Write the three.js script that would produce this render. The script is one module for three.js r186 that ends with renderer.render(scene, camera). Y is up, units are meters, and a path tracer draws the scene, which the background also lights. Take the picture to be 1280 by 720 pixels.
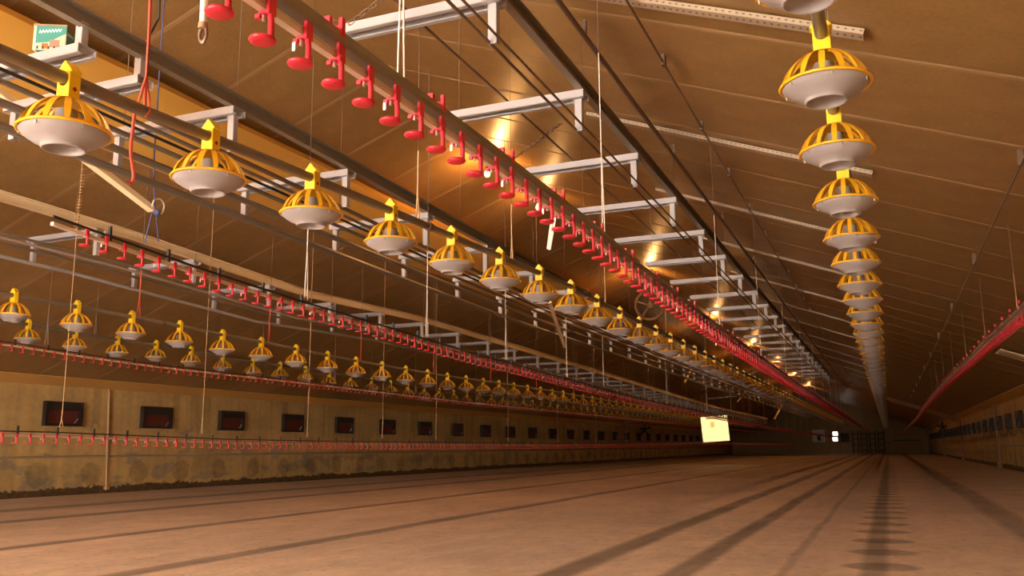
import * as THREE from 'three';
import { mergeGeometries, toCreasedNormals } from 'three/addons/utils/BufferGeometryUtils.js';
import { RectAreaLightUniformsLib } from 'three/addons/lights/RectAreaLightUniformsLib.js';
import { ImprovedNoise } from 'three/addons/math/ImprovedNoise.js';

// ------------------------------------------------------------------ camera, sky, exposure
const scene = new THREE.Scene();
const renderer = new THREE.WebGLRenderer({ antialias: true });
renderer.toneMapping = THREE.LinearToneMapping;
renderer.toneMappingExposure = 1.5;
renderer.shadowMap.enabled = true;
RectAreaLightUniformsLib.init();

const EYE = 0.79, FOCAL = 1108.58, YAW = 0.3947, PITCH = 0.1793, ROLL = -0.0102;
// direction of a photo pixel: x to the right, y up, depth d along the house (three.js z is -d)
function dir(u, v) {
  let a = u - 640, b = v - 360;
  const c = Math.cos(ROLL), s = Math.sin(ROLL);
  [a, b] = [a * c + b * s, -a * s + b * c];
  let x = a / FOCAL, y = -b / FOCAL, z = 1;
  [y, z] = [y * Math.cos(PITCH) + z * Math.sin(PITCH), -y * Math.sin(PITCH) + z * Math.cos(PITCH)];
  [x, z] = [x * Math.cos(YAW) - z * Math.sin(YAW), x * Math.sin(YAW) + z * Math.cos(YAW)];
  return { x, y, d: z };
}
const scaled = (g, t) => ({ x: g.x * t, y: g.y * t + EYE, d: g.d * t });
const atX = (u, v, X) => { const g = dir(u, v); return scaled(g, X / g.x); };
const atY = (u, v, Y) => { const g = dir(u, v); return scaled(g, (Y - EYE) / g.y); };
const atD = (u, v, D) => { const g = dir(u, v); return scaled(g, D / g.d); };

const camera = new THREE.PerspectiveCamera(2 * Math.atan(360 / FOCAL) * 180 / Math.PI, 1280 / 720, 0.05, 300);
{
  const V = (g) => new THREE.Vector3(g.x, g.y, -g.d);
  const f = V(dir(640, 360)), r = V(dir(1640, 360)).sub(f).normalize();
  const u = new THREE.Vector3().crossVectors(r, f).normalize();
  camera.position.set(0, EYE, 0);
  camera.up.copy(u);
  camera.lookAt(f.clone().add(camera.position));
  camera.updateMatrixWorld();
}
scene.background = new THREE.Color(1.0, 0.87, 0.74);     // overcast daylight outside the open doorway
scene.backgroundIntensity = 20;

// ------------------------------------------------------------------ measures of the house
const XR = 3.42, XL = -14.54, RIDGE_X = -5.56, RIDGE_Y = 5.44, SLOPE = 0.372, EAVE_Y = RIDGE_Y - SLOPE * (XR - RIDGE_X);
const D0 = -4.6, D1 = 92;                                    // near and far end walls, depth along the house
const roofY = (x) => RIDGE_Y - SLOPE * Math.abs(x - RIDGE_X);

// ------------------------------------------------------------------ small tools
let seed = 7;
const rnd = () => { seed = (seed * 1664525 + 1013904223) >>> 0; return seed / 4294967296; };
const noiseMaker = new ImprovedNoise();
const noise = (x, y, z = 0) => noiseMaker.noise(x, y, z);
const fbm = (x, y, z = 0, o = 4) => { let a = 0, k = 0.5; for (let i = 0; i < o; i++) { a += k * noise(x, y, z + i * 7.3); x *= 2.03; y *= 2.03; k *= 0.5; } return a; };
const taken = {};
function numbered(n) { const k = taken[n] = (taken[n] ?? -1) + 1; return k ? n + '_' + String(k).padStart(3, '0') : n; }
function shade(o) { o.traverse((m) => { if (m.isMesh) { m.castShadow = true; m.receiveShadow = true; } }); return o; }
function part(name, geo, mat, parent) { const m = new THREE.Mesh(geo, mat); m.name = name; m.castShadow = m.receiveShadow = true; if (parent) parent.add(m); return m; }
function tag(o, label, category, group) { o.userData.label = label; o.userData.category = category; if (group) o.userData.group = group; return o; }
function top(name, geo, mat, label, category, group) { const m = part(numbered(name), geo, mat, scene); return tag(m, label, category, group); }
function thing(name, label, category, pos = [0, 0, 0], group) { const g = new THREE.Group(); g.name = numbered(name); g.position.set(...pos); scene.add(g); return tag(g, label, category, group); }
function struct(name, geo, mat) { const m = part(name, geo, mat, scene); m.userData.kind = 'structure'; return m; }
const clean = (g) => { g = g.index ? g.toNonIndexed() : g; for (const k of Object.keys(g.attributes)) if (!['position', 'normal', 'uv'].includes(k)) g.deleteAttribute(k); if (!g.attributes.uv) g.setAttribute('uv', new THREE.BufferAttribute(new Float32Array(g.attributes.position.count * 2), 2)); return g; };
const merge = (list) => mergeGeometries(list.map(clean), false);
const box = (w, h, d, x = 0, y = 0, z = 0) => new THREE.BoxGeometry(w, h, d).translate(x, y, z);
const P3 = (p) => new THREE.Vector3(p.x, p.y, -p.d);
// a round bar through points
function tube(pts, r, sides = 6, smooth = 0) {
  const v = pts.map((p) => p.isVector3 ? p : P3(p));
  if (smooth) return new THREE.TubeGeometry(new THREE.CatmullRomCurve3(v), smooth, r, sides);
  const out = [];
  for (let i = 0; i + 1 < v.length; i++) {
    const a = v[i], b = v[i + 1], L = a.distanceTo(b), g = new THREE.CylinderGeometry(r, r, L, sides);
    g.applyQuaternion(new THREE.Quaternion().setFromUnitVectors(new THREE.Vector3(0, 1, 0), b.clone().sub(a).divideScalar(L)));
    g.translate((a.x + b.x) / 2, (a.y + b.y) / 2, (a.z + b.z) / 2); out.push(g);
  }
  return out.length > 1 ? merge(out) : out[0];
}
// a profile (closed polygon of [x, y]) swept along the house; yAt gives its height at each depth
function sweep(profile, X, yAt, d0, d1, step = 2) {
  const n = Math.max(1, Math.ceil((d1 - d0) / step)), m = profile.length, pos = [], uv = [], idx = [];
  let area = 0; for (let j = 0; j < m; j++) { const [a, b] = profile[j], [c, e] = profile[(j + 1) % m]; area += a * e - c * b; }
  const pr = area > 0 ? profile : profile.slice().reverse();
  const Xf = typeof X === 'function' ? X : () => X;
  for (let j = 0; j < m; j++) {
    const [ax, ay] = pr[j], [bx, by] = pr[(j + 1) % m], base = pos.length / 3;
    for (let i = 0; i <= n; i++) { const d = d0 + (d1 - d0) * i / n, y = yAt(d), x = Xf(d); pos.push(x + ax, y + ay, -d, x + bx, y + by, -d); uv.push(d, 0, d, Math.hypot(bx - ax, by - ay)); }
    for (let i = 0; i < n; i++) { const k = base + 2 * i; idx.push(k, k + 1, k + 2, k + 1, k + 3, k + 2); }
  }
  const tri = THREE.ShapeUtils.triangulateShape(pr.map(([a, b]) => new THREE.Vector2(a, b)), []);
  for (const [d, flip] of [[d0, 0], [d1, 1]]) {
    const base = pos.length / 3; for (const [a, b] of pr) { pos.push(Xf(d) + a, yAt(d) + b, -d); uv.push(a, b); }
    for (const [a, b, c] of tri) idx.push(...(flip ? [base + a, base + c, base + b] : [base + a, base + b, base + c]));
  }
  const g = new THREE.BufferGeometry();
  g.setAttribute('position', new THREE.Float32BufferAttribute(pos, 3)); g.setAttribute('uv', new THREE.Float32BufferAttribute(uv, 2)); g.setIndex(idx);
  const out = g.toNonIndexed(); out.computeVertexNormals(); return m > 9 ? toCreasedNormals(out, 0.7) : out;
}
const ring = (r, n = 10) => Array.from({ length: n }, (_, i) => [r * Math.cos(2 * Math.PI * i / n), r * Math.sin(2 * Math.PI * i / n)]);
// height of a line along the house from photo pixels that lie on it, at its known distance X to the side
function heights(X, pixels, dy = 0) {
  const q = pixels.map((p) => p.d ? p : atX(p[0], p[1], X)).sort((a, b) => a.d - b.d);
  return (d) => {
    if (d <= q[0].d) return q[0].y + dy;
    for (let i = 0; i + 1 < q.length; i++) if (d <= q[i + 1].d) {
      const t = (d - q[i].d) / (q[i + 1].d - q[i].d), e = t * t * (3 - 2 * t) * 0.3 + t * 0.7;
      return q[i].y + (q[i + 1].y - q[i].y) * e + dy;
    }
    return q[q.length - 1].y + dy;
  };
}

// ------------------------------------------------------------------ materials
const phys = (r, g, b, rough, more = {}) => new THREE.MeshPhysicalMaterial({ color: new THREE.Color().setRGB(r, g, b), roughness: rough, ...more });
const std = (r, g, b, rough = 0.6, metal = 0, more = {}) => new THREE.MeshStandardMaterial({ color: new THREE.Color().setRGB(r, g, b), roughness: rough, metalness: metal, ...more });
function dataMap(w, h, fn, srgb = true) {
  const a = new Uint8Array(w * h * 4);
  for (let j = 0; j < h; j++) for (let i = 0; i < w; i++) { const c = fn(i / w, j / h), k = 4 * (j * w + i); a[k] = 255 * Math.min(1, Math.max(0, c[0])); a[k + 1] = 255 * Math.min(1, Math.max(0, c[1])); a[k + 2] = 255 * Math.min(1, Math.max(0, c[2])); a[k + 3] = 255; }
  const t = new THREE.DataTexture(a, w, h); t.wrapS = t.wrapT = THREE.RepeatWrapping; t.magFilter = THREE.LinearFilter; t.minFilter = THREE.LinearMipmapLinearFilter; t.generateMipmaps = true;
  if (srgb) t.colorSpace = THREE.SRGBColorSpace; t.needsUpdate = true; return t;
}
const dustBump = dataMap(256, 256, (u, v) => { const g = 0.5 + 0.6 * (noise(u * 40, v * 40) * 0.5 + noise(u * 90, v * 90, 3) * 0.5); return [g, g, g]; }, false);
const panelTint = dataMap(256, 256, (u, v) => { const s = 0.92 + 0.10 * fbm(u * 6, v * 6, 2) + 0.05 * noise(u * 60, v * 60, 4); return [s, s * 0.985, s * 0.96]; });
const M = {
  panel: [0, 1, 2].map((k) => phys(0.40 + 0.018 * k, 0.24 + 0.010 * k, 0.09 + 0.005 * k, 0.38, { map: panelTint, specularIntensity: 0.4 })),
  joint: std(0.43, 0.27, 0.12, 0.8),
  galv: std(0.47, 0.45, 0.46, 0.5, 0.2),
  beam: std(0.28, 0.232, 0.175, 0.5, 0.2),
  rod: std(0.20, 0.13, 0.09, 0.5, 0.3),
  pipe: std(0.22, 0.183, 0.14, 0.42, 0.2),
  whitePipe: std(0.62, 0.50, 0.38, 0.5),
  yellow: std(0.86, 0.46, 0.015, 0.38),
  yellowBright: std(0.90, 0.62, 0.015, 0.42),
  pan: std(0.36, 0.325, 0.315, 0.45),
  grey: std(0.30, 0.27, 0.26, 0.6),
  red: std(0.64, 0.022, 0.042, 0.38),
  darkRed: std(0.40, 0.015, 0.03, 0.4),
  black: std(0.02, 0.017, 0.015, 0.6),
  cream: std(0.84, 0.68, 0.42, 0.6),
  rope: std(0.62, 0.42, 0.22, 0.9),
  whiteRope: std(0.72, 0.65, 0.55, 0.9),
  redRope: std(0.62, 0.10, 0.06, 0.8),
  blueRope: std(0.08, 0.09, 0.22, 0.8),
  wire: std(0.25, 0.20, 0.16, 0.5, 0.4),
  duct: std(0.74, 0.42, 0.08, 0.55),
  wood: std(0.34, 0.20, 0.10, 0.8),
  ventFrame: std(0.03, 0.022, 0.018, 0.6),
  ventInside: std(0.15, 0.028, 0.015, 0.7),
  steel: std(0.6, 0.58, 0.56, 0.3, 0.8),
  farWhite: std(0.82, 0.81, 0.79, 0.6),
};

// ------------------------------------------------------------------ floor
const PAN_X = { A: -2.82, B: -0.12, C: -8.3, D: -11.1 };
const panB0 = 2.66, panStep = 0.862;
{
  const darkStrips = [[-2.02, 0.10, 0.46], [-1.30, 0.08, 0.44], [-0.16, 0.07, 0.36], [1.10, 0.14, 0.27], [-4.75, 0.10, 0.42], [-7.0, 0.10, 0.44], [-9.7, 0.16, 0.40], [-0.70, 0.03, 0.2], [-11.6, 0.25, 0.3]];
  const W = XR - XL, L = D1 - D0;
  const map = dataMap(1024, 2048, (u, v) => {
    const x = XL + u * W, d = 3 + 89 * Math.pow(v, 1 / 0.45);
    let k = 0.875 + 0.05 * noise(x * 28, d * 26, 31) + 0.04 * noise(x * 55, d * 40, 33) + 0.11 * fbm(x * 0.5, d * 0.35, 1) + 0.09 * fbm(x * 2.6, d * 1.1, 5) + 0.05 * noise(x * 9, d * 5, 8);
    const wob = 0.025 * noise(d * 0.35, x * 0.2, 3) + 0.015 * noise(d * 1.7, x, 6);
    for (const [tx, tw, ts] of darkStrips) {                   // darker strips running along under the lines
      const e = Math.abs(x - tx + wob) / tw, g = e < 0.7 ? 1 : e < 1.5 ? (1.5 - e) / 0.8 : 0;
      if (g > 0) k *= 1 - ts * g * (0.75 + 0.5 * fbm(x * 4, d * 0.8, 11));
    }
    // round darker marks repeated along the lone pan row
    const m = ((d - panB0) / panStep % 1 + 1) % 1 - 0.5, q = Math.hypot((x + 0.12) / 0.27, (m * panStep) / 0.24);
    if (q < 1 && d < 40) k *= 1 - 0.30 * Math.min(1, (1 - q) * 4) * (0.8 + 0.6 * fbm(x * 5, d * 3, 17));
    if (noise(x * 17, d * 13, 21) > 0.52) k *= 0.86;             // crumbs of litter
    return [k * 0.98, k * 0.885, k * 0.805];
  });
  map.wrapS = map.wrapT = THREE.ClampToEdgeWrapping;
  const g = new THREE.BoxGeometry(W + 0.6, 0.3, L + 0.6, 1, 1, 400); g.translate((XL + XR) / 2, -0.15, -(D0 + D1) / 2);
  const p = g.attributes.position, uv = g.attributes.uv;
  for (let i = 0; i < p.count; i++) uv.setXY(i, (p.getX(i) - XL) / W, Math.pow(Math.max(0, -p.getZ(i) - 3) / 89, 0.45));
  const b = dustBump.clone(); b.repeat.set(18, 60); b.needsUpdate = true;
  struct('floor', g, new THREE.MeshStandardMaterial({ map, roughness: 0.75, bumpMap: b, bumpScale: 0.002 }));
}

// ------------------------------------------------------------------ side walls
function wallMap(side) {
  const L = D1 - D0, H = EAVE_Y;
  const t = dataMap(2048, 128, (u, v) => {
    const d = D0 + u * L, y = v * H;
    let c = [0.86, 0.72, 0.46], k = 0.92 + 0.16 * fbm(d * 0.7, y * 1.5, side) + 0.08 * noise(d * 7, y * 0.5, 3 + side) + 0.06 * noise(d * 11, y * 9, 9);
    const dirt = fbm(d * 1.3, y * 3, 30 + side, 5);
    if (dirt > 0.10 + 0.30 * Math.max(0, y - 0.55)) c = [0.74, 0.65, 0.49];            // grey patches
    const edge = 0.13 + 0.10 * fbm(d * 2.4, 0.3, 41) + 0.05 * noise(d * 14, 1, 2);
    if (y < edge) { const b = 0.6 + 0.5 * fbm(d * 9, y * 14, 50); c = [0.46 * b + 0.10, 0.34 * b + 0.08, 0.20 * b + 0.05]; }  // brown litter line at the foot
    const m = ((d - 11.4) / 1.22 % 1 + 1) % 1 - 0.5, q = Math.hypot(m * 1.22 / 0.27, (y - 0.38 + 0.05 * noise(d, 0, 5)) / 0.25) + 0.25 * fbm(d * 5, y * 6, 60);
    if (q < 0.9) k *= 0.87 + 0.12 * fbm(d * 8, y * 8, 70);                                // fan-blown stains
    if (noise(d * 3.1, 0.5, 80) > 0.35 && y > 1.3 + 0.5 * noise(d * 5, 2, 81)) k *= 0.9;    // run marks from the eave
    return [c[0] * k, c[1] * k, c[2] * k];
  });
  t.wrapS = t.wrapT = THREE.ClampToEdgeWrapping; return t;
}
for (const [name, X, s] of [['wall_left', XL, -1], ['wall_right', XR, 1]]) {
  const L = D1 - D0, g = new THREE.BoxGeometry(0.3, EAVE_Y + 0.25, L + 0.6); g.translate(X + s * 0.15, EAVE_Y / 2 - 0.125, -(D0 + D1) / 2);
  const p = g.attributes.position, uv = g.attributes.uv;
  for (let i = 0; i < p.count; i++) uv.setXY(i, (-p.getZ(i) - D0) / L, p.getY(i) / EAVE_Y);
  const w = struct(name, g, new THREE.MeshStandardMaterial({ map: wallMap(s), roughness: 0.7 }));
  // boards of the eave and the low ledge
  const tr = struct('trim_' + (s < 0 ? 1 : 2), sweep([[0, -0.02], [-s * 0.03, -0.02], [-s * 0.30, 0.12], [-s * 0.30, 0.14], [0, 0.03]], X, () => EAVE_Y - 0.02, D0, D1, 50), std(0.74, 0.43, 0.12, 0.6));
  struct('trim_' + (s < 0 ? 3 : 4), sweep([[0, 0], [-s * 0.022, 0], [-s * 0.022, 0.03], [0, 0.045]], X, () => 0.70, D0, D1, 50), std(0.42, 0.30, 0.17, 0.7));
}
// ------------------------------------------------------------------ end walls
{
  const gable = (holes) => {
    const s = new THREE.Shape([[XL - 0.3, -0.2], [XR + 0.3, -0.2], [XR + 0.3, EAVE_Y + 0.1], [RIDGE_X, RIDGE_Y + 0.2], [XL - 0.3, EAVE_Y + 0.1]].map(([a, b]) => new THREE.Vector2(a, b)));
    for (const [a, b, c, e] of holes) s.holes.push(new THREE.Path([[a, b], [a, e], [c, e], [c, b]].map(([x, y]) => new THREE.Vector2(x, y))));
    return new THREE.ExtrudeGeometry(s, { depth: 0.3, bevelEnabled: false });
  };
  const m = std(0.34, 0.23, 0.12, 0.7);
  const far = struct('wall_far', gable([]).translate(0, 0, -D1 - 0.3), m);
  for (let k = 0; k < 9; k++) part('board_strip', box(0.05, 2.0, 0.05, XL + 1.6 + k * 2.1, 1.05, -D1 + 0.03), M.wood, far);
  part('ledge', box(XR - XL, 0.08, 0.08, (XL + XR) / 2, 1.0, -D1 + 0.04), M.wood, far);
  struct('wall_near', gable([[-9.3, 0.0, -1.9, 3.1]]).translate(0, 0, -D0), m);      // doorway open to the yard behind the camera
}
// ------------------------------------------------------------------ ceiling: panels and joint strips on both slopes
{
  const c = new THREE.Group(); c.name = 'ceiling'; c.userData.kind = 'structure'; scene.add(c);
  const pitch = 1.29, half = (XR - RIDGE_X) + 0.3, len = half * Math.hypot(1, SLOPE), a = Math.atan(SLOPE);
  const pg = new THREE.BoxGeometry(len, 0.08, pitch - 0.006);
  { const p = pg.attributes.position, uv = pg.attributes.uv; for (let i = 0; i < p.count; i++) uv.setXY(i, p.getX(i) / 2, p.getZ(i) / 2); }
  const jg = merge([box(len, 0.003, 0.06, 0, -0.0400, 0), box(len, 0.003, 0.03, 0, -0.0410, 0)]);
  for (const [side, phase] of [[1, 6.03], [-1, 7.78]]) {
    const first = Math.floor((D0 - phase) / pitch), last = Math.ceil((D1 - phase) / pitch);
    for (let k = first; k <= last; k++) {
      const d = phase + k * pitch;
      const place = (o, dd) => { o.position.set(RIDGE_X + side * half / 2, RIDGE_Y - SLOPE * half / 2 + 0.043, -dd); o.rotation.z = -side * a; };
      place(part('ceiling_panel', pg, M.panel[(rnd() * 3) | 0], c), d + pitch / 2);
      place(part('joint_strip', jg, M.joint, c), d);
    }
  }
  part('ridge_strip', sweep([[-0.18, -0.09], [0.18, -0.09], [0.18, -0.075], [0, -0.02], [-0.18, -0.075]], RIDGE_X, () => RIDGE_Y, D0, D1, 50), M.joint, c);
}
// dark tie rail crossing under the roof far down the house
{
  const a = Math.atan(SLOPE), g = [];
  for (const s of [1, -1]) { const b = box(9.6, 0.20, 0.16); b.rotateZ(-s * a); b.translate(RIDGE_X + s * 4.45, RIDGE_Y - SLOPE * 4.45 - 0.12, -51); g.push(b); }
  top('roof_tie', merge(g), M.wood, 'dark timber rafter pair crossing the roof far along the house', 'beam');
}
console.log('shell');

// ------------------------------------------------------------------ perforated strips on the right slope
{
  const a = Math.atan(SLOPE), x0 = -2.75, x1 = 0.05, len = (x1 - x0) / Math.cos(a);
  const holes = dataMap(256, 32, (u, v) => { const m = (u * 64) % 1 - 0.5, q = Math.hypot(m * 2, (v - 0.5) * 4.2); const k = q < 0.5 ? 0.3 : 1; return [0.74 * k, 0.66 * k, 0.56 * k]; });
  const mat = new THREE.MeshStandardMaterial({ map: holes, roughness: 0.5 });
  const g = merge([box(len, 0.006, 0.10, 0, 0, 0), box(len, 0.035, 0.006, 0, 0.016, 0.05)]);
  const depths = [5.64, 8.78, 11.9, 15.05, 18.4];
  while (depths.length < 12) depths.push(depths[depths.length - 1] + 3.2);
  for (const d of depths) {
    const t = top('perforated_strip', g, mat, 'pale perforated metal strip fixed flat across the sloping ceiling', 'metal strip', 'perforated strips on the ceiling above the lone feed line');
    t.position.set((x0 + x1) / 2, roofY((x0 + x1) / 2) - 0.05, -d); t.rotation.z = -a;
  }
}

// ------------------------------------------------------------------ hanging frames: long beam, crossbars, hangers and rods
const channel = (w, h, t) => [[0, 0], [w, 0], [w, t], [t, t], [t, h - t], [w, h - t], [w, h], [0, h]].map(([x, y]) => [x - w / 2, y]);
function crossbar(len, w = 0.14, h = 0.055) {              // open channel seen from below, right end at x = 0
  const t = 0.008;
  return merge([box(len, t, w, -len / 2, h, 0), box(len, h, t, -len / 2, h / 2, w / 2), box(len, h, t, -len / 2, h / 2, -w / 2), box(len, t, 0.035, -len / 2, 0, w / 2 - 0.017), box(len, t, 0.035, -len / 2, 0, -w / 2 + 0.017)]);
}
const postGeo = (h) => merge([box(0.055, h, 0.006, 0, -h / 2, 0.024), box(0.006, h, 0.05, -0.026, -h / 2, 0), box(0.006, h, 0.05, 0.026, -h / 2, 0)]);
function frame({ X, yAt, d0, d1, first, step, len, drop, leftDrop, label, beamMat = M.beam, rods, low = [] }) {
  const t = thing('gantry', label, 'gantry');
  part('beam', sweep(channel(0.06, 0.115, 0.008), X, (d) => yAt(d) + 0.06, d0, d1, 4), beamMat, t);
  const bar = crossbar(len), post = postGeo(drop), post2 = leftDrop ? postGeo(leftDrop) : null, bolt = new THREE.CylinderGeometry(0.008, 0.008, 0.012, 6);
  const hangRod = tube([new THREE.Vector3(0, 0, 0), new THREE.Vector3(0, 0.55, 0)], 0.003, 5);
  let k = 0;
  for (let d = first; d < d1; d += step, k++) {
    const y = yAt(d), put = (n, g, m, x, yy, dd = d) => { const o = part(n, g, m, t); o.position.set(x, yy, -dd); return o; };
    put('crossbar', bar, M.galv, X + 0.03, y);
    put('hanger_post', post, M.galv, X - 0.03, y);
    if (post2) put('hanger_post', post2, M.galv, X - len + 0.08, y);
    if (d < 14) for (const [x, z] of [[0.035, 0.02], [0.075, -0.03]]) put('bolt', bolt, M.steel, X - x, y - 0.005, d + z);
    if (k % 2 === 0) for (const x of [X, X - len + 0.12]) { const o = put('hanging_rod', hangRod, M.wire, x, y + 0.1); o.scale.y = Math.max(0.2, (roofY(x) - y - 0.1) / 0.55); }
  }
  for (const d of low) { const y = yAt(d), g = postGeo(0.21); for (const [n, gg, x, yy] of [['crossbar', bar, X + 0.03, y - 0.16], ['hanger_post', g, X - 0.03, y + 0.07], ['hanger_post', g, X - len + 0.08, y - 0.16]]) part(n, gg, M.galv, t).position.set(x, yy, -d); }
  for (const [n, x, dy, r, m] of rods) part(n, sweep(ring(r, 7), x, (d) => yAt(d) + dy, d0, d1, 4), m, t);
  return t;
}
const beamRy = heights(-2.05, [[620, 12], [800, 203], [900, 312], [1035, 470]], 0);
const rightFrame = frame({ X: -2.05, yAt: (d) => 2.75 + EYE, d0: 1.2, d1: 40, first: 3.05, step: 1.69, len: 1.22, drop: 0.27,
  label: 'hanging gantry of white crossbars above the feed line and big red drinker cups', rods: [['pipe', -2.10, -0.26, 0.011, M.rod], ['pipe', -2.04, -0.235, 0.009, M.rod], ['conduit', -2.68, 0.07, 0.010, M.rod]] });
const yL = heights(-4.55, [[107, 18], [320, 140], [420, 197], [700, 352], [900, 452]], -0.12);
frame({ X: -4.55, yAt: yL, d0: 2.0, d1: 72, first: 5.3, step: 1.61, len: 1.3, drop: 0.30, leftDrop: 0.27, low: [3.85, 4.34],
  label: 'hanging gantry of white crossbars under the ridge carrying rods and cables', rods: [['pipe', -4.62, -0.30, 0.02, M.rod], ['pipe', -4.74, -0.31, 0.016, M.pipe], ['pipe', -5.0, -0.31, 0.02, M.pipe], ['pipe', -5.35, -0.29, 0.03, M.pipe], ['cable', -4.88, -0.29, 0.012, M.black], ['pipe', -5.72, -0.30, 0.035, M.pipe]] });
const yLL = heights(-8.8, [[0, 238], [200, 303], [392, 368], [500, 390], [900, 510]], -0.14);
frame({ X: -8.8, yAt: yLL, d0: 4.5, d1: 74, first: 6.2, step: 1.68, len: 1.2, drop: 0.27, leftDrop: 0.25, beamMat: M.cream,  // beam paler than the other two: lamplight on it put into its colour
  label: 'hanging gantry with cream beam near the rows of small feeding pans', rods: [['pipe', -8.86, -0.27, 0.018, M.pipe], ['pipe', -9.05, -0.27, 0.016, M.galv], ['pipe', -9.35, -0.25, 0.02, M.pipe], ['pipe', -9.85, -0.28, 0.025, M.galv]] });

// rods and wires running under the right slope
{
  const t = top('ceiling_pipe', sweep(ring(0.022, 8), -1.93, () => roofY(-1.93) - 0.16, 1, 52, 8), M.rod, 'brown pipe running close under the ceiling beside the big gantry', 'pipe');
  for (let d = 3; d < 50; d += 3.15) part('clip', box(0.03, 0.13, 0.03, -1.93, roofY(-1.93) - 0.09, -d), M.rod, t);
  const w = top('tension_wire', sweep(ring(0.010, 5), -1.42, () => roofY(-1.42) - 0.10, 1, 52, 8), M.rod, 'thin dark wire with knots under the ceiling next to the brown pipe', 'wire');
  for (let d = 3.4; d < 50; d += 1.6) part('knot', box(0.03, 0.09, 0.06, -1.42, roofY(-1.42) - 0.075, -d), M.rod, w);
  const r = top('tension_wire', sweep(ring(0.010, 5), 1.08, () => roofY(1.08) - 0.12, 1, 52, 8), M.rod, 'thin dark wire under the ceiling above the red drinker line by the wall', 'wire');
  for (let d = 3.4; d < 50; d += 4) part('knot', box(0.035, 0.12, 0.06, 1.08, roofY(1.08) - 0.06, -d), M.rod, r);
  top('tension_wire', sweep(ring(0.005, 5), -2.14, () => 2.92 + EYE, 1, 40, 8), M.rod, 'thin dark wire just above the white crossbars of the big gantry', 'wire');
}
// yellow duct along the ridge
{
  const prof = Array.from({ length: 14 }, (_, i) => { const a = 2 * Math.PI * i / 14; return [0.58 * Math.cos(a), 0.24 * Math.sin(a) - 0.1 * Math.cos(a) * 0 ]; }).map(([x, y]) => [x, y + 0.30 * x]);
  top('air_duct', sweep(prof, -7.4, (d) => roofY(-7.4) - 0.34 + 0.012 * Math.sin(d * 2.1), 2.5, 80, 0.8), M.duct, 'yellow plastic air duct running along under the ridge of the roof', 'duct');
}

// ------------------------------------------------------------------ feeding pans
const bowlProfile = [[0.001, -0.016], [0.064, -0.020], [0.074, -0.066], [0.079, -0.071], [0.085, -0.067], [0.089, -0.052], [0.126, -0.037], [0.155, -0.018], [0.168, -0.003], [0.173, 0.006], [0.166, 0.006], [0.150, -0.012], [0.118, -0.031], [0.092, -0.044], [0.056, -0.010], [0.001, 0.015]];
const bowlGeo = (n) => new THREE.LatheGeometry(bowlProfile.map(([x, y]) => new THREE.Vector2(x, y)), n);
const grillCurve = (a, r0 = 0.178, r1 = 0.058, h = 0.134) => [0, 0.2, 0.45, 0.72, 1].map((t) => { const e = t * Math.PI / 2, r = r1 + (r0 - r1) * (0.62 * Math.cos(e) + 0.38 * (1 - t)), y = 0.004 + h * (0.62 * Math.sin(e) + 0.38 * t); return new THREE.Vector3(r * Math.cos(a), y, r * Math.sin(a)); });
function grillGeo(ribs, seg, sides, rimSeg) {
  const out = [new THREE.TorusGeometry(0.178, 0.0065, sides, rimSeg).rotateX(Math.PI / 2).translate(0, 0.004, 0), new THREE.CylinderGeometry(0.050, 0.088, 0.016, rimSeg > 16 ? 20 : 8).translate(0, 0.136, 0)];
  for (let i = 0; i < ribs; i++) {
    const a = 2 * Math.PI * (i + 0.5) / ribs, c = grillCurve(a), w = new THREE.Vector3(-Math.sin(a), 0, Math.cos(a));
    const curve = new THREE.CatmullRomCurve3(c), pos = [], idx = [];
    for (let j = 0; j <= seg; j++) {                        // a blade, wide on top and deep towards the inside
      const t = j / seg, p = curve.getPoint(t), n = p.clone().setY(0).normalize(), hw = 0.0085 + 0.018 * t * (1 - t), dp = 0.014;
      for (const [s, q] of [[-1, 0], [1, 0], [0.5, -1], [-0.5, -1]]) pos.push(p.x + w.x * hw * s + n.x * dp * q * (1 - t), p.y + dp * q * 0.7, p.z + w.z * hw * s + n.z * dp * q * (1 - t));
    }
    for (let j = 0; j < seg; j++) for (let q = 0; q < 4; q++) { const A = 4 * j + q, B = 4 * j + (q + 1) % 4; idx.push(A, A + 4, B, B, A + 4, B + 4); }
    const g = new THREE.BufferGeometry(); g.setAttribute('position', new THREE.Float32BufferAttribute(pos, 3)); g.setIndex(idx); const f = g.toNonIndexed(); f.computeVertexNormals(); out.push(f);
  }
  return merge(out);
}
function bracketGeo(detail) {
  const s = new THREE.Shape([[-0.033, 0.144], [0.033, 0.144], [0.033, 0.254], [0.043, 0.257], [0, 0.306], [-0.043, 0.257], [-0.033, 0.254]].map(([x, y]) => new THREE.Vector2(x, y)));
  const h = new THREE.Path(); h.absarc(0, 0.222, 0.0275, 0, 2 * Math.PI, true); s.holes.push(h);
  return new THREE.ExtrudeGeometry(s, { depth: 0.052, curveSegments: detail ? 10 : 4, bevelEnabled: detail, bevelSize: 0.002, bevelThickness: 0.002, bevelSegments: 1 }).translate(0, 0, -0.026);
}
const PAN_SCALE = 0.94, PIPE_UP = 0.222 * PAN_SCALE;
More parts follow.
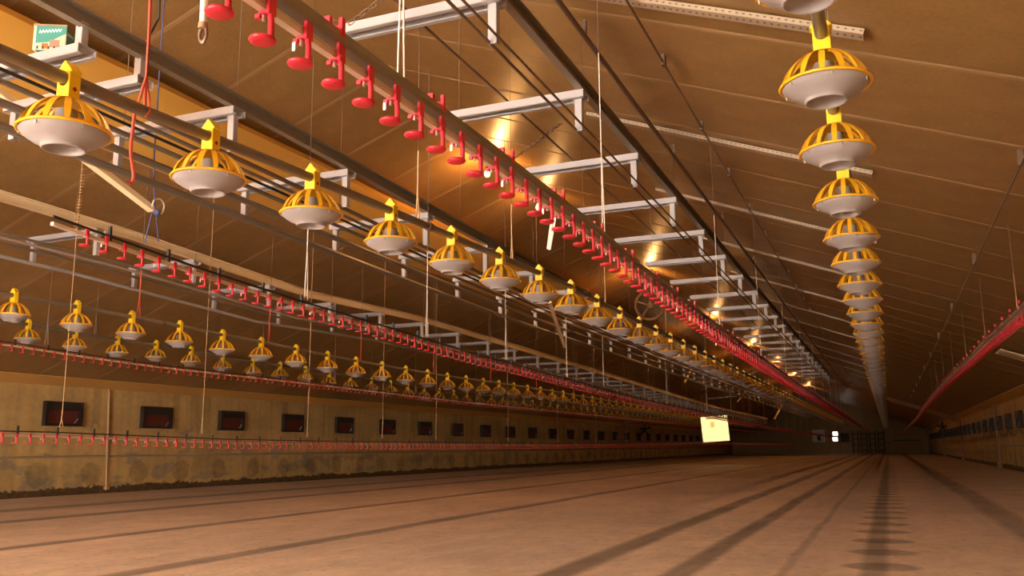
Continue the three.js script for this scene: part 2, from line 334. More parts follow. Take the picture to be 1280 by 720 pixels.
function makePan(level) {
  const g = new THREE.Group();
  const bowl = part('pan_bowl', bowlGeo([40, 24, 12][level]), M.pan, g);
  part('grill', grillGeo([14, 12, 8][level], [7, 4, 2][level], [6, 5, 3][level], [44, 24, 12][level]), M.yellow, g);
  part('pipe_bracket', bracketGeo(level === 0), M.yellowBright, g);
  if (level < 2) part('feed_cone', new THREE.CylinderGeometry(0.040, 0.052, 0.085, level ? 10 : 18).translate(0, 0.056, 0), M.grey, g);
  if (level === 0) {
    const br = g.children[2];
    part('diamond_mark', new THREE.BoxGeometry(0.004, 0.016, 0.016).rotateX(Math.PI / 4).translate(0.035, 0.185, 0), M.darkRed, br);
    part('diamond_mark', new THREE.BoxGeometry(0.004, 0.016, 0.016).rotateX(Math.PI / 4).translate(-0.035, 0.185, 0), M.darkRed, br);
    for (let i = 0; i < 6; i++) { const a = 2 * Math.PI * (i + 0.3) / 6; part('clip', box(0.004, 0.018, 0.005).rotateY(-a).translate(0.168 * Math.cos(a), -0.008, 0.168 * Math.sin(a)), M.galv, bowl); }
  }
  return g;
}
const panKinds = [0, 1, 2].map(makePan);
function feedLine(id, X, rimPixels, label, pipeLabel, group, dNear, endPans, names) {
  const q = rimPixels.map((p) => p.d ? p : atX(p[0], p[1], X)), rimY = heights(X, rimPixels), ds = q.map((p) => p.d);
  const last = (ds[ds.length - 1] - ds[Math.floor(ds.length / 2)]) / (ds.length - 1 - Math.floor(ds.length / 2));
  const all = [...ds];
  for (let d = ds[0] - last * 0.95; d > dNear; d -= last) all.unshift(d);
  while (all[all.length - 1] + last < endPans) all.push(all[all.length - 1] + last);
  all.forEach((d) => {
    const kind = d < 9 && Math.abs(X) < 4 ? 0 : d < 24 ? 1 : 2, o = panKinds[kind].clone();
    o.name = numbered('feeding_pan'); o.position.set(X, rimY(d), -d); o.scale.setScalar(PAN_SCALE); scene.add(o);
    const own = names && names(d); tag(o, own || label, 'feeding pan', group);
  });
  const t = thing('feed_pipe', pipeLabel, 'pipe');
  part('tube', sweep(ring(0.0255, 12), X, (d) => rimY(d) + PIPE_UP, dNear - 0.5, 88, 0.8), M.pipe, t);
  const ringGeo = new THREE.CylinderGeometry(0.032, 0.032, 0.05, 12).rotateX(Math.PI / 2);
  for (let i = 0; i + 1 < all.length; i += 4) if (all[i] > 1) { const d = all[i] + 0.57 * last, o = part('coupling', ringGeo, M.rod, t); o.position.set(X, rimY(d) + PIPE_UP, -d); }
  return { rimY, all, X };
}
const A = feedLine('A', PAN_X.A, [[81, 167], [261, 224.6], [389.3, 268.5], [488.7, 303.5], [565.3, 330.5], [625.5, 352], [675, 369.6], [714.6, 384.6], [747.2, 399.8], [775.8, 412.7], [960, 497]].slice(0, 10),
  'yellow and grey feeding pan on the pipe beside the big red drinker cups', 'grey feed pipe carrying pans beside the big red drinker cups', 'pans beside the big red drinker cups', 0.8, 66, (d) => { const k = Math.round((d - 2.33) / 0.86); return k === 0 ? 'feeding pan just before the red cord on the pipe beside the big red cups' : k > 0 && k < 11 ? ['first', 'second', 'third', 'fourth', 'fifth', 'sixth', 'seventh', 'eighth', 'ninth', 'tenth'][k - 1] + ' feeding pan past the red cord on the pipe beside the big red cups' : null; });
const bPixels = [[1021, -24], [1032, 108], [1045.6, 191], [1055, 254.5], [1063, 299.5], [1068.7, 331], [1074, 357], [1078.5, 376], [1081.6, 392.4], [1084.5, 406.4], [1087, 417]];
const B = feedLine('B', PAN_X.B, bPixels.map(([u, v], i) => atD(u, v, 2.66 + 0.81 * i + 0.003 * i * i)),
  'yellow and grey feeding pan in the lone row below the perforated ceiling strips', 'grey feed pipe of the lone pan row below the perforated strips', 'pans of the lone row', 1.2, 70);
const C = feedLine('C', PAN_X.C, [[15.8, 365], [95, 378.7], [163.7, 390.8], [223.9, 402.5], [277.5, 413.4], [326, 422.5], [369.7, 431.4], [409.2, 439.5], [444.8, 446.6], [477.3, 452.3], [507, 457.5], [534.7, 462.2], [559.4, 466.4], [582.7, 469.5], [604.2, 473], [623.8, 475.5], [642.5, 478.4], [659.7, 481.3], [675.6, 483.6], [690.5, 486], [704, 488.6], [717, 491], [729, 493.4]].map(([u, v], i) => { const p = atX(u, v, PAN_X.C); return [u, v, p]; }).map(([u, v, p]) => [u, v + 0.28 * FOCAL / Math.hypot(p.x, p.d) * 0.99]),
  'small yellow feeding pan on the pipe nearer the cream-beamed gantry', 'feed pipe carrying pans nearer the cream-beamed gantry', 'pans nearer the cream-beamed gantry', 4.5, 62);
const Dl = feedLine('D', PAN_X.D, [[34.2, 402], [93, 413], [146, 421], [194.5, 427], [238.4, 434], [278, 442], [315.5, 449], [349.8, 453], [381.9, 458], [411, 463.5], [438, 468], [464.4, 472], [488, 475.5], [509.7, 480]].map(([u, v]) => { const p = atX(u, v, PAN_X.D); return [u, v + 0.28 * FOCAL / Math.hypot(p.x, p.d) * 0.99]; }),
  'small yellow feeding pan on the pipe nearest the wall with dark vents', 'feed pipe carrying pans nearest the wall with dark vents', 'pans nearest the wall with dark vents', 7, 62);
console.log('pans', A.all.length, B.all.length, C.all.length, Dl.all.length, 'A', A.all.slice(0, 12).map((d) => d.toFixed(2)).join(' '), 'B', B.all.slice(0, 12).map((d) => d.toFixed(2)).join(' '), 'C', C.all.slice(0, 12).map((d) => d.toFixed(2)).join(' '), 'D', Dl.all.slice(0, 12).map((d) => d.toFixed(2)).join(' '));

// ------------------------------------------------------------------ drinker lines
function cupGeo(n) { return new THREE.LatheGeometry([[0.001, -0.008], [0.023, -0.008], [0.033, -0.004], [0.036, 0.001], [0.034, 0.006], [0.028, 0.006], [0.026, 0.002], [0.001, 0.0]].map(([x, y]) => new THREE.Vector2(x, y)), n); }
function armGeo(n) {
  return merge([box(0.010, 0.052, 0.030, 0.024, 0.092, 0), box(0.030, 0.006, 0.026, 0.010, 0.074, 0), tube([new THREE.Vector3(0.022, 0.085, 0), new THREE.Vector3(0.026, 0.045, 0), new THREE.Vector3(0.026, 0.0, 0)], n > 6 ? 0.0085 : 0.009, n > 6 ? 7 : 4), box(0.014, 0.012, 0.014, -0.016, 0.070, 0)]);
}
const pinGeo = new THREE.CylinderGeometry(0.004, 0.005, 0.022, 6).translate(0, 0.066, 0), tagGeo = box(0.010, 0.026, 0.002, -0.018, 0.052, 0.008);
const clampGeo = merge([new THREE.TorusGeometry(0.026, 0.007, 5, 10, Math.PI * 1.5).rotateZ(Math.PI * 0.9).translate(0.004, 0.148, 0), box(0.012, 0.06, 0.018, 0.034, 0.165, 0), box(0.010, 0.05, 0.02, 0.028, 0.105, 0), box(0.02, 0.03, 0.016, -0.015, 0.195, 0)]);
const clipGeo = box(0.025, 0.12, 0.02, 0, 0.15, 0);
function drinkerLine({ X, pixels, dCup = 0, step, first, dNear, dEnd, label, count = 300, clampStep, clampFirst, clampMat, size = 1, detail = 40, railMat = M.pipe, thin = 1, waterMat = M.whitePipe }) {
  const cupY = heights(X, pixels, dCup), t = thing('drinker_line', label, 'drinker line'), Xf = X;
  part('support_rail', sweep([[-0.020, 0.118], [0.020, 0.118], [0.024, 0.135], [0.016, 0.162], [-0.016, 0.162], [-0.024, 0.135]].map(([x, y]) => [(x + 0.012) * thin, (0.145 + (y - 0.145) * thin) * size]), Xf, cupY, dNear, dEnd, 1.2), railMat, t);
  part('water_pipe', sweep([[-0.012, 0.078], [0.012, 0.078], [0.014, 0.09], [0.012, 0.104], [-0.012, 0.104], [-0.014, 0.09]].map(([x, y]) => [x, y * size]), Xf, cupY, dNear, dEnd, 1.2), waterMat, t);
  const armN = armGeo(8), armF = armGeo(4), cupN = cupGeo(20), lowAll = merge([armGeo(4), cupGeo(9)]);
  const rest = [];
  let n = 0;
  for (let d = first; d < dEnd; d += step, n++) {
    if (n < detail) {
      const a = part('drinker_arm', armN, M.red, t); a.position.set(X, cupY(d), -d); a.scale.setScalar(size);
      part('drip_cup', cupN, M.red, a); part('nipple', pinGeo, M.steel, a); if (n % 3 === 1) part('paper_tag', tagGeo, M.whiteRope, a);
    } else if (n < count) { const a = part('drinker_arm', lowAll, M.red, t); a.position.set(X, cupY(d), -d); a.scale.setScalar(size); }
    else rest.push(lowAll.clone().scale(size, size, size).translate(X, cupY(d), -d));
  }
  if (rest.length) { const s = part('far_drinkers', merge(rest), M.red, t); s.userData.kind = 'stuff'; }
  for (let d = clampFirst; d < Math.min(dEnd, 40); d += clampStep) { const c = part('clamp', clampMat === M.red ? clampGeo : clipGeo, clampMat, t); c.position.set(X, cupY(d), -d); c.scale.setScalar(size); }
  return { cupY, X };
}
const R1 = drinkerLine({ X: -1.42, pixels: [[330, 52], [375, 80], [416, 105], [453, 128], [485, 150], [516, 168], [545, 187], [570, 201], [592, 217], [614, 232], [633, 244], [703, 290], [800, 362], [900, 430], [1000, 492], [1060, 525]], step: 0.1625, first: 1.74 - 0.1625 * 3, dNear: 0.8, dEnd: 84, clampFirst: 2.05, clampStep: 0.65, clampMat: M.red,
  label: 'drinker line with big red drip cups between two feed lines', detail: 60 });
const R2 = drinkerLine({ X: -4.4, pixels: [[70, 297], [106, 307], [200, 341], [307, 376], [450, 415], [600, 457], [800, 506], [960, 536]], size: 0.84, step: 0.146, first: 3.835, dNear: 3.6, dEnd: 80, clampFirst: 4.02, clampStep: 0.5, clampMat: M.black, railMat: M.black, thin: 0.36, detail: 24,
  label: 'drinker line with red cups and black clips below the ridge gantry' });
const R3 = drinkerLine({ X: -9.7, pixels: [[0, 437], [100, 452], [200, 465], [390, 485], [560, 504]], size: 0.72, step: 0.152, first: 6.6, dNear: 6.3, dEnd: 76, clampFirst: 7.1, clampStep: 0.47, clampMat: M.black, railMat: M.black, thin: 0.36, detail: 0,
  label: 'drinker line with black clips running below the two rows of small feeding pans' });
const R4 = drinkerLine({ X: -7.2, pixels: [[0, 553], [100, 555], [200, 558], [300, 560.5], [400, 561], [700, 560], [870, 556]], size: 0.72, step: 0.14, first: 5.0, dNear: 4.9, dEnd: 76, clampFirst: 5.3, clampStep: 0.42, clampMat: M.black, railMat: M.black, thin: 0.36, detail: 20,
  label: 'drinker line hung low in front of the wall with dark vents' });
const R5 = drinkerLine({ X: 1.22, pixels: [[1280, 402], [1230, 443], [1180, 487], [1160, 508], [1145, 527]], step: 0.16, first: 5.0, dNear: 4.6, dEnd: 84, clampFirst: 5.3, clampStep: 0.66, clampMat: M.red, detail: 0, waterMat: M.pipe,
  label: 'red drinker line beside the wall with hanging hoses' });
console.log('drinkers');

// ------------------------------------------------------------------ air inlets in the side walls
{
  const w = 0.84, h = 0.46;
  const rim = merge([box(w, 0.05, 0.10, 0, h / 2 - 0.025, 0), box(w, 0.05, 0.10, 0, -h / 2 + 0.025, 0), box(0.06, h, 0.10, -w / 2 + 0.03, 0, 0), box(0.06, h, 0.10, w / 2 - 0.03, 0, 0)]);
  const back = box(w - 0.1, h - 0.08, 0.02, 0, 0, -0.03), flap = box(w - 0.10, 0.12, 0.014, 0, -0.06, 0), arm = box(0.012, 0.12, 0.012, 0, 0, 0);
  const build = () => { const g = new THREE.Group(); part('frame', rim, M.ventFrame, g); part('back_plate', back, M.ventInside, g); const f = part('flap', flap, M.ventFrame, g); f.position.set(0, h / 2 - 0.05, 0.045); f.rotation.x = -0.22; const a = part('stay', arm, M.steel, g); a.position.set(w / 2 - 0.16, -0.13, 0.055); a.rotation.z = -0.7; return g; };
  const proto = build();
  const put = (x, y, d, turn, label, group) => { const g = proto.clone(); g.name = numbered('air_inlet'); g.position.set(x, y, -d); g.rotation.y = turn; scene.add(g); tag(g, label, 'vent', group); };
  for (let k = -1; k < 30; k++) { const d = 12.45 + 2.37 * k + 0.0085 * k * k; if (d > 86) break; put(XL + 0.05, EYE + 0.74 - 0.006 * Math.min(k, 14), d, Math.PI / 2, (k === 0 ? 'dark air inlet just before the conduit on the wall behind the small pans' : k > 0 && k < 11 ? ['first', 'second', 'third', 'fourth', 'fifth', 'sixth', 'seventh', 'eighth', 'ninth', 'tenth'][k - 1] + ' dark air inlet past the conduit on the wall behind the small pans' : 'dark air inlet far along the wall behind the small feeding pans'), 'air inlets in the wall behind the small feeding pans'); }
  for (let d = 23.3; d < 88; d += 2.45) put(XR - 0.05, EYE + 0.66, d, -Math.PI / 2, 'dark air inlet in the wall beside the lone red drinker line', 'air inlets in the wall beside the lone red drinker line');
  const hose = [];
  for (let d = 23.3; d < 60; d += 2.45) hose.push(tube([0, 0.25, 0.5, 0.75, 1].map((t) => new THREE.Vector3(XR - 0.09, EYE + 0.45 - 0.24 * Math.sin(Math.PI * t), -(d + 2.45 * t))), 0.014, 5, 8));
  hose.forEach((g) => top('hanging_hose', g, M.rod, 'dark hose sagging between two air inlets on the wall', 'hose', 'hoses between the air inlets'));
}
// conduits and posts on the walls
{
  const a = atX(137, 488, XL + 0.05), b = atX(133, 612, XL + 0.05);
  top('wall_conduit', merge([tube([{ x: XL + 0.04, y: EAVE_Y - 0.05, d: a.d }, { x: XL + 0.04, y: 0.06, d: b.d }], 0.022, 8), box(0.08, 0.05, 0.08, XL + 0.05, 0.10, -b.d)]), M.rope, 'cream conduit running down the wall beside the first vents', 'conduit');
  for (const d of [34, 50, 66]) top('wall_post', merge([box(0.09, EAVE_Y, 0.09, XR - 0.05, EAVE_Y / 2, -d), box(0.14, 0.25, 0.14, XR - 0.08, 0.125, -d)]), M.wood, 'brown post standing against the wall with hanging hoses', 'post', 'posts on the wall with hoses');
  for (const [x, d] of [[XR - 0.25, 62], [XL + 0.25, 56]]) {
    const g = thing('wall_fan', x > 0 ? 'dark round fan hung high on the wall with hoses' : 'dark round fan hung high above the far vents', 'fan', [x, 1.55 + (x < 0 ? 0.35 : 0.3), -d]);
    part('housing', new THREE.CylinderGeometry(0.42, 0.42, 0.26, 20, 1, true).rotateX(Math.PI / 2), M.black, g);
    part('hub', new THREE.CylinderGeometry(0.1, 0.1, 0.2, 10).rotateX(Math.PI / 2), M.black, g);
    for (let k = 0; k < 5; k++) part('blade', box(0.12, 0.34, 0.02, 0, 0.23, 0).rotateY(0.4).rotateZ(k * 2 * Math.PI / 5), M.ventFrame, g);
    part('bracket', box(0.3, 0.06, 0.06, Math.sign(x) * 0.12, 0.42, 0), M.black, g);
  }
}

// ------------------------------------------------------------------ bulbs
{
  const glow = new THREE.MeshStandardMaterial({ color: 0xfff0d0, emissive: new THREE.Color(1, 0.62, 0.25), emissiveIntensity: 9 });
  const bulbGeo = new THREE.LatheGeometry([[0.001, -0.085], [0.03, -0.075], [0.046, -0.045], [0.044, -0.02], [0.025, 0.02], [0.018, 0.04]].map(([x, y]) => new THREE.Vector2(x, y)), 14);
  const spots = [[609, 215], [673, 257], [805, 347]].map(([u, v]) => atX(u, v, -5.5));
  for (const d of [2.4, 31.6, 41.3, 51, 60.7, 72]) spots.push({ x: -5.5, y: 4.3 + EYE, d });
  spots.forEach((s, k) => {
    const g = thing('light_bulb', 'lit pear-shaped bulb hanging on a cable under the ridge', 'light bulb', [s.x, s.y, -s.d], 'bulbs hanging under the ridge');
    part('bulb', bulbGeo, glow, g);
    part('socket', new THREE.CylinderGeometry(0.024, 0.02, 0.07, 10).translate(0, 0.07, 0), M.black, g);
    part('cable', tube([new THREE.Vector3(0, 0.1, 0), new THREE.Vector3(0, roofY(s.x) - s.y, 0)], 0.005, 5), M.black, g);
    const l = new THREE.PointLight(new THREE.Color(1, 0.47, 0.14), k === 1 ? 1.5 : 3.6, 0, 2); l.position.set(0, -0.045, 0); l.castShadow = true; l.shadow.radius = 2; g.add(l);
  });
}

// ------------------------------------------------------------------ ropes that carry the lines
function rope(pts, r, mat, label, group, smooth = 0) { return top('rope', tube(pts, r, 5, smooth), mat, label, 'rope', group); }
function hang(X, yAt, depths, r, mat, label, group, loop = 0.6, fine = 0.0022, wireMat = M.wire, topY = roofY(X) - 0.05) {   // a cord loop round the pipe, a fine wire from it up to the roof
  for (const d of depths) {
    const y = yAt(d), h = Math.min(loop, topY - y - 0.05), o = thing('rope', label, 'rope', [0, 0, 0], group);
    part('loop', merge([tube([{ x: X, y, d: d - 0.022 }, { x: X, y: y + h * 0.45, d: d - 0.004 }, { x: X, y: y + h, d }], r, 5), tube([{ x: X, y, d: d + 0.022 }, { x: X, y: y + h * 0.45, d: d + 0.004 }], r, 5)]), mat, o);
    part('wire', tube([{ x: X, y: y + h, d }, { x: X, y: topY, d }], fine, 5), wireMat, o);
  }
}
const every = (a, b, s) => { const o = []; for (let d = a; d < b; d += s) o.push(d); return o; };
{
  const dA = (u, v) => atX(u, v, PAN_X.A).d;
  hang(PAN_X.A, (d) => A.rimY(d) + PIPE_UP, [dA(522, 282), dA(640, 330)].concat(every(9.5, 60, 3)), 0.005, M.rope, 'yellowish rope holding up the feed pipe beside the big red cups', 'ropes of the feed pipe beside the big red cups', 0.5);
  hang(-1.40, (d) => R1.cupY(d) + 0.15, [atX(501, 105, -1.4).d, atX(755, 300, -1.4).d].concat(every(8.5, 60, 3)), 0.0035, M.whiteRope, 'pale double cord holding up the big red drinker line', 'cords of the big red drinker line', 1.1, 0.0015);
  const d2 = (u) => atX(u, 385, -4.4).d;
  hang(-4.4, (d) => R2.cupY(d) + 0.15, [d2(382), d2(534), d2(632), d2(707), d2(752), d2(829)].concat(every(24, 60, 4)), 0.005, M.whiteRope, 'straight pale cord down to the drinker line under the ridge gantry', 'cords of the drinker line under the ridge gantry', 0.9, 0.003);
  hang(PAN_X.C, (d) => C.rimY(d) + PIPE_UP, [8.1, 10.6, 13.1, 15.8, 18.6, 21.5].concat(every(24.5, 60, 3)), 0.007, M.redRope, 'red cord on a wire holding the pan row nearer the cream-beamed gantry', 'cords of the pan row nearer the cream-beamed gantry', 0.6, 0.0035);
  hang(PAN_X.D, (d) => Dl.rimY(d) + PIPE_UP, every(10, 60, 4), 0.006, M.wire, 'thin wire holding the pan row nearest the vented wall', 'wires of the pan row nearest the vented wall');
  hang(-9.7, (d) => R3.cupY(d) + 0.15, every(8, 60, 3.2), 0.006, M.wire, 'thin wire down to the drinker line below the small pans', 'wires of the drinker line below the small pans');
  hang(-7.2, (d) => R4.cupY(d) + 0.15, [atX(76, 540, -7.2).d, atX(252, 548, -7.2).d, atX(384, 550, -7.2).d, atX(478, 552, -7.2).d, atX(545, 552, -7.2).d].concat(every(17, 60, 3)), 0.004, M.rope, 'long pale cord down to the low drinker line before the vents', 'cords of the low drinker line', 0.15, 0.003, M.rope, roofY(-7.4) - 0.53);
  hang(PAN_X.B, (d) => B.rimY(d) + PIPE_UP, every(4.6, 60, 3.3), 0.0025, M.wire, 'fine wire holding up the lone pan row', 'wires of the lone pan row');
  hang(1.22, (d) => R5.cupY(d) + 0.15, every(9.5, 60, 3), 0.0035, M.rope, 'pale cord holding the red drinker line beside the hoses', 'cords of the red drinker line beside the hoses', 0.35, 0.002);
  // red cord tied round the feed pipe, its tail hanging free
  const k = (u, v, X = -2.88) => atX(u, v, X);
  const cord = thing('red_cord', 'red cord knotted round the feed pipe with its end dangling', 'cord');
  part('strand', tube([k(189, -40), k(186, 40), k(183, 95), k(173, 128)], 0.006, 6), M.redRope, cord);
  part('strand', tube([k(190, -40), k(187, 40), k(183, 95), k(181, 132)], 0.006, 6), M.redRope, cord);
  part('strand', tube([k(183, 95), k(187, 125), k(187, 140, -2.78), k(182, 146, -2.78)], 0.005, 6), M.redRope, cord);
  part('tail', tube([k(168, 141), k(166, 160), k(163.5, 190), k(166, 210), k(167, 221), k(164, 229), k(160, 227)], 0.0075, 7, 24), M.redRope, cord);
  rope([k(200, -40, -3.0), k(199, 22, -3.0), k(188, 42, -2.9)], 0.006, M.black, 'black cable bending towards the red cord');
  // white rod with chain end next to the nearest red cup
  const rod = thing('hanging_rod', 'white rod with a rusty chain link at its end', 'rod');
  part('rod', tube([k(257, -40, -1.5), k(254, 30, -1.5)], 0.0095, 10), M.whiteRope, rod);
  part('link', new THREE.TorusGeometry(0.014, 0.005, 6, 12).scale(0.8, 1.5, 1).translate(k(254, 43, -1.5).x, k(254, 43, -1.5).y, -k(254, 43, -1.5).d), M.rod, rod);
  part('collar', tube([k(254, 29, -1.5), k(253.6, 36, -1.5)], 0.012, 8), M.wood, rod);
}
// slanting cream plank tied with blue cord, and the loop
{
  const a = atX(-40, 86, -6.1), b = atX(190, 262, -6.1), v = P3(b).sub(P3(a)), L = v.length(), g = box(0.075, L, 0.05);
  g.applyQuaternion(new THREE.Quaternion().setFromUnitVectors(new THREE.Vector3(0, 1, 0), v.clone().normalize())); const m = P3(a).add(P3(b)).multiplyScalar(0.5); g.translate(m.x, m.y, m.z);
  top('plank', g, M.cream, 'cream plank hanging aslant below the ridge gantry, tied with blue cord', 'plank');
  const q = (u, w) => atX(u, w, -6.02), c = thing('blue_cord', 'blue cord with a wire loop tied to the cream plank end', 'cord');
  part('strand', tube([{ x: -6.02, y: roofY(-6.02) - 0.1, d: q(193, 190).d }, q(193, 190), q(192, 225), q(194, 262)], 0.008, 6), M.blueRope, c);
  part('strand', tube([q(190, 266), q(184, 290), q(181, 304)], 0.006, 5), M.blueRope, c);
  part('strand', tube([q(195, 268), q(197, 290), q(198, 302)], 0.006, 5), M.blueRope, c);
  part('loop', tube([q(190, 258), q(193, 250), q(200, 249), q(205, 256), q(203, 266), q(198, 268)], 0.007, 6, 16), M.whiteRope, c);
  part('knot', new THREE.IcosahedronGeometry(0.035, 1).translate(q(196, 266).x, q(196, 266).y, -q(196, 266).d), M.blueRope, c);
}
// printed carton on the low crossbar of the ridge gantry
{
  const cv = document.createElement('canvas'); cv.width = 256; cv.height = 192; const x = cv.getContext('2d');
  x.fillStyle = '#c9bda2'; x.fillRect(0, 0, 256, 192); x.fillStyle = '#3f8f86'; x.beginPath(); x.moveTo(20, 0); x.lineTo(256, 0); x.lineTo(256, 60); x.lineTo(120, 130); x.lineTo(20, 140); x.fill();
  x.strokeStyle = '#e9efe6'; x.lineWidth = 7; x.beginPath(); x.moveTo(45, 62); for (let i = 0; i < 15; i++) x.lineTo(50 + i * 12, 48 - i * 1.2 + (i % 2 ? 12 : -8)); x.stroke();
  x.fillStyle = '#d2652a'; x.fillRect(70, 140, 50, 40); x.fillStyle = '#9a7f6c'; x.fillRect(130, 110, 80, 60); x.fillStyle = '#3a2a20'; for (let i = 0; i < 5; i++) x.fillRect(30 + i * 44, 160, 14, 24);
  x.fillStyle = '#e6dcc4'; x.fillRect(0, 0, 16, 192);
  const t = new THREE.CanvasTexture(cv); t.colorSpace = THREE.SRGBColorSpace;
  const b = atD(66, 70, 3.85), g = thing('carton', 'small printed carton with turquoise label standing on the ridge gantry', 'carton', [b.x, yL(3.85) - 0.16 + 0.06, -3.85]);
  g.rotation.y = 0.5;
  part('box', merge([box(0.20, 0.17, 0.14, 0, 0.085, 0)]), new THREE.MeshStandardMaterial({ map: t, roughness: 0.7 }), g);
  part('lid', merge([box(0.206, 0.012, 0.146, 0, 0.172, 0), box(0.206, 0.03, 0.004, 0, 0.158, -0.072)]), M.wood, g);
}
// loose braces, pieces of stick and chain
{
  const stick = (p, q, r, mat, label, name = 'brace_stick', cat = 'brace') => { const v = P3(q).sub(P3(p)), L = v.length(), g = box(r * 2, L, r); g.applyQuaternion(new THREE.Quaternion().setFromUnitVectors(new THREE.Vector3(0, 1, 0), v.normalize())); const m = P3(p).add(P3(q)).multiplyScalar(0.5); g.translate(m.x, m.y, m.z); return top(name, g, mat, label, cat); };
  stick(atX(687, 378, -4.5), atX(706, 434, -5.2), 0.028, M.cream, 'cream stick slanting down below the feed pipe');
  stick(atX(875, 440, -6.4), atX(856, 478, -6.6), 0.03, M.cream, 'pale stick leaning over the cream-beamed gantry, nearest to the white board');
  stick(atX(934, 488, -6.4), atX(922, 502, -6.6), 0.035, M.cream, 'short pale stick leaning over the cream-beamed gantry, farther along');
  stick(atX(980, 502, -6.4), atX(968, 524, -6.6), 0.05, M.cream, 'pale stick leaning over the cream-beamed gantry, farthest along');
  stick(atX(689, 280, -1.5), atX(685, 311, -1.5), 0.006, M.whiteRope, 'thin white stick hanging under the big red drinker line, straight one', 'white_stick', 'stick');
  stick(atX(694, 272, -1.48), atX(687, 312, -1.48), 0.006, M.whiteRope, 'thin white stick hanging under the big red drinker line, tilted one', 'white_stick', 'stick');
  stick(atX(896, 402, -1.43), atX(895, 432, -1.45), 0.006, M.whiteRope, 'short white stick hanging under the red cups far along', 'white_stick', 'stick');
  const chain = (p, q, label) => { const a = P3(p), b = P3(q), n = Math.round(a.distanceTo(b) / 0.045), gs = []; for (let i = 0; i < n; i++) { const c = a.clone().lerp(b, (i + 0.5) / n), t = new THREE.TorusGeometry(0.017, 0.0045, 4, 8).scale(1.5, 1, 1); if (i % 2) t.rotateX(Math.PI / 2); t.applyQuaternion(new THREE.Quaternion().setFromUnitVectors(new THREE.Vector3(1, 0, 0), b.clone().sub(a).normalize())); t.translate(c.x, c.y, c.z); gs.push(t); } return top('chain', merge(gs), M.rod, label, 'chain'); };
  chain(atX(436, 30, -2.9), atX(492, -12, -2.55), 'rusty chain slanting over the nearest white crossbar');
  chain(atX(641, 199, -3.2), atX(702, 154, -2.45), 'rusty chain crossing between two white crossbars beside the glow');
  const rc = P3(atX(105, 212, -8.3)), rb = P3(atX(94, 290, -8.3));
  top('coil_chain', merge(Array.from({ length: 22 }, (_, i) => { const c = rc.clone().lerp(rb, i / 21); return new THREE.TorusGeometry(0.022, 0.008, 5, 8).rotateX(Math.PI / 2 + 0.3).translate(c.x, c.y, c.z); })), M.wood, 'rust brown coiled chain hanging to the cream beam', 'chain');
}
// spoked winch wheel on the ridge gantry
{
  const c = atX(812, 382, -4.45), g = thing('winch_wheel', 'spoked wheel standing on the beam of the ridge gantry', 'wheel', [c.x, c.y, -c.d]); g.rotation.y = 0.5;
  part('rim', new THREE.TorusGeometry(0.30, 0.035, 8, 28), M.wood, g); part('hub', new THREE.CylinderGeometry(0.06, 0.06, 0.08, 12).rotateX(Math.PI / 2), M.wood, g);
  for (let k = 0; k < 5; k++) part('spoke', box(0.035, 0.28, 0.025, 0, 0.15, 0).rotateZ(k * 2 * Math.PI / 5), M.wood, g);
}
// white board hanging far down the house, with a glow added to its face
{
  const D = 40, a = atD(894, 536, D), g = thing('white_board', 'tilted square white board with added glow hanging far down the house', 'white board', [a.x, a.y, -a.d]);
  g.rotation.z = 0.06;
  const cv = document.createElement('canvas'); cv.width = cv.height = 64; const x = cv.getContext('2d'); x.fillStyle = '#fff3c4'; x.fillRect(0, 0, 64, 64); x.fillStyle = '#b08a4a'; x.fillRect(12, 3, 38, 4); x.fillStyle = '#d8b878'; x.fillRect(22, 14, 10, 14);
  const t = new THREE.CanvasTexture(cv); t.colorSpace = THREE.SRGBColorSpace;
  part('glow_face', box(1.16, 1.10, 0.02, 0, 0, 0.045), new THREE.MeshStandardMaterial({ color: 0xffffff, map: t, emissiveMap: t, emissive: new THREE.Color(1, 0.92, 0.62), emissiveIntensity: 0.75 }), g);  // emission stands in for light reflected by the board
  part('case', merge([box(1.22, 1.16, 0.06, 0, 0, 0)]), M.black, g);
  for (const hx of [-0.4, 0.4]) part('hanger', tube([new THREE.Vector3(hx, 0.55, 0), new THREE.Vector3(hx, yL(40) - 0.31 - a.y, 0)], 0.008, 5), M.wire, g);
  part('hanger', box(2.2, 0.03, 0.03, 0.9, yL(40) - 0.31 - a.y, 0), M.wire, g);
  const l = new THREE.RectAreaLight(new THREE.Color(1, 0.9, 0.65), 0.35, 1.1, 1.0); l.position.set(0, 0, 0.08); l.rotation.y = Math.PI; g.add(l);  // added light before the board, which is no lamp
}
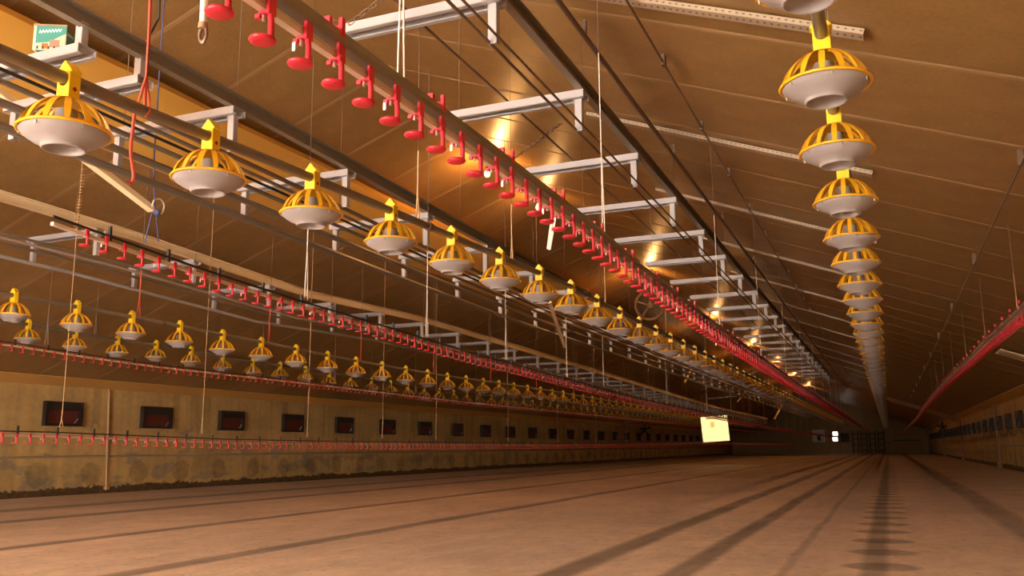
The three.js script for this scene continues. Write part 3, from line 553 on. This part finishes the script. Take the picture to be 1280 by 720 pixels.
// things at the far end wall
{
  const at = (u, v, D = D1 - 0.3) => atD(u, v, D);
  const c = at(1023, 545), cab = thing('control_cabinet', 'white cabinet with a dark opening on the far end wall', 'cabinet', [c.x, c.y, -c.d]);
  part('body', box(1.1, 1.2, 0.4), M.farWhite, cab); part('opening', box(0.28, 0.5, 0.05, 0.05, -0.2, 0.2), M.black, cab);
  const w1 = at(1044, 542), w2 = at(1044, 549), lamp = new THREE.MeshStandardMaterial({ color: 0xffffff, emissive: new THREE.Color(1, 0.93, 0.85), emissiveIntensity: 3 });
  for (const w of [w1, w2]) { const g = thing('wall_lamp', 'small white lamp, one of two stacked on the far end wall', 'lamp', [w.x, w.y, -w.d], 'stacked lamps on the far end wall'); part('housing', box(0.5, 0.42, 0.2, 0, 0, -0.08), M.farWhite, g); part('glass', box(0.42, 0.34, 0.02, 0, 0, 0.03), lamp, g); const l = new THREE.PointLight(0xffd8b0, 0.15); l.position.z = 0.12; l.castShadow = true; g.add(l); }
  const d = at(1056, 547); const win = thing('far_hatch', 'dark square hatch beside the lamps on the far end wall', 'hatch', [d.x, d.y, -(D1 - 0.06)]); part('panel', box(0.8, 0.9, 0.08), M.black, win); part('frame', merge([box(0.9, 0.06, 0.1, 0, 0.45, 0), box(0.9, 0.06, 0.1, 0, -0.45, 0), box(0.06, 0.96, 0.1, -0.42, 0, 0), box(0.06, 0.96, 0.1, 0.42, 0, 0)]), M.wood, win);
  const dr = struct('door_1', box(2.4, 2.2, 0.1, 1.6, 1.1, -(D1 - 0.05)), M.wood); part('door_rail', box(2.4, 0.1, 0.06, 1.6, 1.2, -(D1 - 0.12)), M.black, dr);
  for (let k = 0; k < 4; k++) { const x = -2.9 + k * 0.75; const g = thing('leaning_rack', 'dark metal rack leaning against the far end wall', 'rack', [x, 0, -(D1 - 1.1)], 'racks leaning at the far end wall'); for (const s of [-0.25, 0.25]) { const b = box(0.08, 2.3, 0.08, s, 1.12, 0); part('rail', b, M.black, g); } for (let r = 0; r < 4; r++) part('rung', box(0.5, 0.06, 0.06, 0, 0.35 + r * 0.55, 0), M.black, g); g.rotation.x = -0.38; }
  for (const [u, h] of [[1037, 3.0], [1050, 2.6]]) { const b = at(u, 560, D1 - 4); top('far_post', box(0.13, h, 0.13, b.x, h / 2, -b.d), M.wood, u < 1040 ? 'dark post standing before the white cabinet at the far end' : 'dark post standing before the far hatch', 'post'); }
  const p = roofY(2.4), pb = thing('ceiling_board', 'pale loose board fixed under the eave above the hoses', 'board', [2.33, roofY(2.33) - 0.06, -19.3]); part('board', box(0.55, 0.03, 0.75).rotateZ(-Math.atan(SLOPE)), M.cream, pb); part('batten', box(0.5, 0.02, 0.06, 0, -0.03, 0).rotateZ(-Math.atan(SLOPE)), M.wood, pb);
}
scene.updateMatrixWorld(true);
renderer.render(scene, camera);
